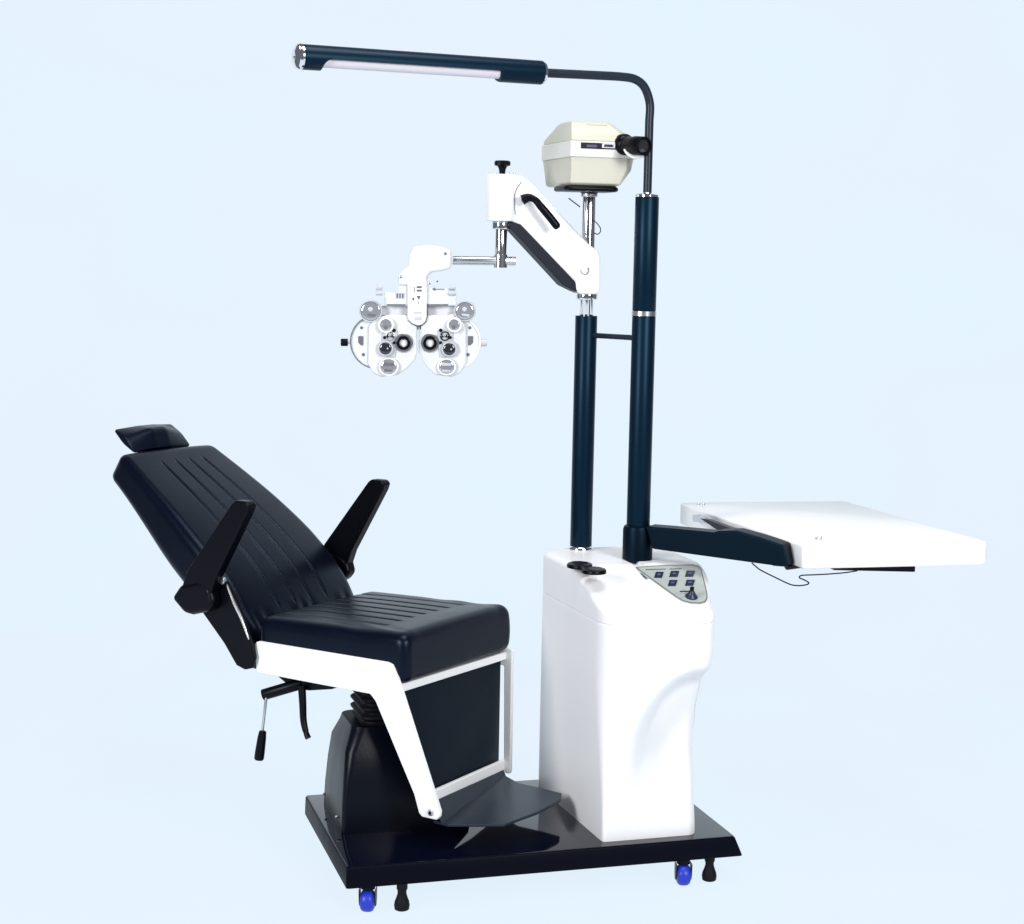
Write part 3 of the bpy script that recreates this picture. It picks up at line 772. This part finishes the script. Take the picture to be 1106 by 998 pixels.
for i, h in enumerate(heads):
    hb_ = pplate('optical_head', h['body'], -.012, .028, PEARL, ph, .006, 4)
    x, y, r = h['disc']; pdisc('power_dial', x, y, r, -.006, .012, PALE, ph, n=72)
    pring('dial_rim', x, y, r + .3, 2.0, -.007, .018, WHITE if i else STEEL, ph, n=72)
    sx = 1 if i else -1
    pplate('dial_window', [(x + sx * 15.5, y - 6), (x + sx * 21, y - 6), (x + sx * 21, y + 1), (x + sx * 18, y + 4), (x + sx * 15.5, y + 4)], .0065, .0012, MARK, hb_, .0003)
    pdisc('dial_screw', x + sx * 17.5, y - 15, 1.6, .006, .0015, MARK, hb_); pdisc('dial_screw', x + sx * 15.5, y + 14, 1.8, .006, .0015, MARK, hb_)
    x, y, w, mt = h['side']; bm = B(); cyl(bm, q(x - w / 2, y - 0, -.0), q(x + w / 2, y, -.0), .0105, n=24); kn = link('side_knob', bm, mt, ph)
    bm = B(); cyl(bm, q(x + (w / 2 if i == 0 else -w / 2), y, 0), q(x - sx * 9, y, 0), .0035, n=12); link('knob_stem', bm, WHITE, kn)
    x, y, r = h['big']; bg = pring('dial_ring', x, y, r, 1.7, .006, .014, DIALG, ph, squash=.95); pdisc('dial_glass', x, y, r - 1.6, .006, .010, LENS, bg, .003, squash=.95)
    pplate('dial_print', [(x - 4, y + 2.5), (x + 5, y + 3.5), (x + 4.5, y + 6), (x - 3, y + 5)], .0185, .0005, MARK if not i else DIALG, bg, 0)
    pdisc('dial_centre', x - .5, y - 2, 2.6, .016, .004, DIALG, bg)
    x, y, r = h['sm']; sm = pring('prism_ring', x, y, r, 2.3, .017, .014, WHITE, ph); pdisc('prism_glass', x, y, r - 2.2, .017, .007, LENS, sm, .002)
    pdisc('prism_mark', x - .6, y + 2.6, 2.2, .0255, .001, MARK, sm)
    x, y, r = h['ap']; am = pring('aperture_ring', x, y, r, 3.3, .018, .012, BLACK, ph); pdisc('aperture_lens', x, y, r - 3.1, .017, .004, WHITE, am, .001)
    pring('aperture_bezel', x, y, r + 2.6, 2.7, .0165, .006, STEEL, am)
    # cluster mount plate
    cx, cy = h['cl']
    tp = pplate('turret_plate', [(cx - sx * 8, cy - 5), (cx + sx * 9, cy - 4), (cx + sx * 8 * 1, cy + 21), (cx - sx * 5, cy + 23), (cx - sx * 7, cy + 10)][::(1 if i else -1)], .0162, .004, DIALG, ph, .001)
    for dx, dy, rr_, mt in ((-2.9, 0, 1.9, DLENS), (2.2, 0, 1.9, DLENS), (-sx * 4.2, -6.2, 2.0, BLACK), (-sx * 4.4, 7, 1.7, BLACK), (sx * 6.0, 1.5, 1.7, BLACK)):
        pdisc('turret_lens', cx + dx, cy + dy, rr_, .0205, .004, mt, tp, .0005)
    pring('turret_ring', cx + .2, cy, 5.2, 1.3, .0205, .003, BLACK if i else STEEL, tp)
    x, y, r = h['dk']; dk = pring('cylinder_ring', x, y, r + 1.6, 2.0, .021, .008, DIALG, ph); pdisc('cylinder_knob', x, y, r, .021, .010, DLENS, dk, .003)
    pdisc('knob_dot', x + 1.8, y + .2, 1.7, .0315, .002, DIALG, dk, .0005)
    x, y, r = h['bot']; bt = pring('axis_ring', x, y, r, 1.9, .017, .010, WHITE, ph, squash=.92); pdisc('axis_glass', x, y, r - 1.8, .017, .006, LENS, bt, .003, squash=.92)
    for (u0, u1, v0, v1) in ((-5.5, 5, -4.5, -1), (-5, 4, 3, 5.5)):
        pplate('axis_print', [(x + u0, y + v0), (x + u1, y + v0 + .8), (x + u1, y + v1), (x + u0, y + v1)], .0265, .0006, MARK if not i else DIALG, bt, .0002)
pplate('nose_divider', [(452.4, 352), (453.4, 352), (453.4, 382), (452.4, 382)], -.004, .012, DIALG, ph, 0)

# ================================================================== TRAY ARM
HZ0 = .8165; HZ1 = zon(690, 567, RP)
ta = empty('swing_arm', vert(RP, HZ0), 'dark swing arm with hub round the tall column, carrying the white tray', 'arm')
def tz(z): return vert(RP, z)
bm = B(); lathe(bm, tz(HZ0), tz(HZ1), [(0, .040), (.002, .042), ((HZ1 - HZ0) - .012, .042), ((HZ1 - HZ0) - .003, .039), ((HZ1 - HZ0), .034)], 56); link('arm_hub', bm, NAVYD, ta)
adir = V((math.cos(math.radians(-30)), math.sin(math.radians(-30)), 0)); anr = V((-adir.y, adir.x, 0))
def ar_(x, y, off=0.): return onpl(x, y, RP - anr * off, anr)
bm = B()
prism(bm, [ar_(x, y, .030) for x, y in ((697, 568.5), (722, 570.5), (770, 575), (775, 573.5), (795, 573), (820, 580), (845, 588.5), (852, 612), (842, 612), (704, 593))], anr * .058)
link('arm_beam', bm, NAVYD, ta, bevel=.005, seg=3)

# ================================================================== INSTRUMENT TRAY
TZ = .905; TT = .061
D_ = onz(868, 590, TZ); A_ = onz(730, 543, TZ); C_ = onz(1070, 586, TZ); B_ = onz(912, 541, TZ)
tray = empty('instrument_tray', (A_ + D_ + C_ + B_) / 4 - V((0, 0, TT)), 'large blank white instrument table top held on the swing arm, right of the columns', 'table top')
def round_poly(pts, rads, k=5):
    out = []; n = len(pts)
    for i in range(n):
        p = pts[i]; a = (pts[i - 1] - p).normalized(); b = (pts[(i + 1) % n] - p).normalized(); r_ = rads[i]
        for j in range(k + 1):
            t = j / k; out.append(p + a * r_ * (1 - t) ** 2 + b * r_ * t ** 2)
    return out
cen = (A_ + B_ + C_ + D_) / 4
rp = round_poly([D_, C_, B_, A_], [.012, .025, .02, .05])
bm = B(); rs = []
for z, s in ((TZ - TT, .993), (TZ - TT + .002, .998), (TZ - TT + .006, 1), (TZ - .005, 1), (TZ - .0015, .998), (TZ, .994)):
    rs.append([V((cen.x + (p.x - cen.x) * s, cen.y + (p.y - cen.y) * s, z)) for p in rp])
rings(bm, rs); tt = link('tray_top', bm, WHITE, tray, sharp=40)
# hinge rail along the left side
u = (D_ - A_).normalized(); left = V((-u.y, u.x, 0)); left = left if left.x < 0 else -left
n_l = left
pl = D_ + left * .012
def tl(x, y, off=0.): return onpl(x, y, pl + left * off, n_l)
bm = B(); prism(bm, [tl(x, y, .0) for x, y in ((762, 559.5), (770, 561), (800, 572), (845, 587.5), (849, 591), (856, 612), (842, 611), (800, 590), (788, 577))], left * .02)
hr = link('hinge_rail', bm, SHELL, tray, bevel=.002)
bm = B(); prism(bm, [tl(x, y, .0215) for x, y in ((795, 577), (838, 592), (836, 600), (806, 589))], left * .004); link('hinge_slot', bm, GREYNAVY, hr, bevel=.001)
bm = B(); prism(bm, [tl(x, y, .004) for x, y in ((752, 556), (757, 555.5), (763, 560), (761, 564), (753, 563.5))], left * .014); link('hinge_bracket', bm, STEEL, hr, bevel=.001)
# small switch on the near corner
bm = B(); c = onz(884, 583, TZ)
for dx in (-.006, .006): cyl(bm, c + V((dx, 0, -.004)), c + V((dx, 0, .012)), .0032, n=16)
link('peg', bm, STEEL, tt)
bm = B(); c = onz(757, 545.5, TZ)
for dx in (-.008, .008): cyl(bm, c + V((dx, 0, -.004)), c + V((dx, 0, .007)), .004, n=16)
link('peg', bm, STEEL, tt)
# dark runner under the near edge
bm = B(); yb = (D_.y + C_.y) / 2
R0 = onz(908, 618, TZ - TT - .008); R1 = onz(1003, 619, TZ - TT - .010)
dv = (C_ - D_).normalized(); dn = V((-dv.y, dv.x, 0))
R0 = V((*(D_ + dv * .09).xy, 0)) + dn * .004; R1 = V((*(D_ + dv * .325).xy, 0)) + dn * .004
prism(bm, [V((R0.x, R0.y, TZ - TT - .001)), V((R0.x, R0.y, TZ - TT - .006)), V((R1.x, R1.y, TZ - TT - .016)), V((R1.x, R1.y, TZ - TT - .001))], dn * .05)
link('runner', bm, BLACK, tray, bevel=.0015)
# wedge below the hinge
bm = B(); prism(bm, [tl(x, y, .001) for x, y in ((846, 607), (853, 608), (866, 613.5), (852, 615.5))], left * .008); link('hinge_wedge', bm, BLACK, hr, bevel=.0005)
cb = empty('tray_cable', onz(870, 628, .83), 'thin dark cable drooping beneath the near edge of the white tray', 'cable')
bm = B(); Yc = D_.y + .0
cy_ = [(812, 608), (816, 611.5), (822, 616), (838, 624), (853, 631), (862, 632.5), (871, 631.5), (873.5, 629.5), (869, 626.5), (863.5, 624), (866, 621.5), (880, 620.8), (895, 620), (912, 618.6), (926, 616.5)]
tube(bm, spline([at(x, y, Yc) for x, y in cy_], 8), .0018, 8); link('cable', bm, RUBBER, cb)

# ================================================================== LIGHT
w = bpy.data.worlds.new('World'); sc.world = w; w.use_nodes = True
w.node_tree.nodes['Background'].inputs[0].default_value = (.85, .9, 1, 1); w.node_tree.nodes['Background'].inputs[1].default_value = .16
def area(name, loc, tgt, sx, sy, power, col=(1, 1, 1)):
    l = bpy.data.lights.new(name, 'AREA'); l.shape = 'RECTANGLE'; l.size = sx; l.size_y = sy; l.energy = power; l.color = col
    o = bpy.data.objects.new(name, l); COL.objects.link(o); o.location = loc
    o.rotation_euler = (V(tgt) - V(loc)).to_track_quat('-Z', 'Y').to_euler()
area('softbox_key', (2.6, -4.2, 3.0), (.2, 0, .9), 1.2, 1.8, 190)
area('softbox_fill', (-3.2, -3.6, 2.4), (-.1, 0, .8), 1.0, 1.8, 170)
area('softbox_top', (.2, -.6, 4.6), (.2, 0, .8), 2.0, 1.4, 80)

sc.view_settings.view_transform = 'Standard'; sc.view_settings.look = 'None'; sc.view_settings.exposure = 0; sc.view_settings.gamma = 1
sc.render.engine = 'CYCLES'
sc.cycles.use_denoising = True
sc.cycles.max_bounces = 8
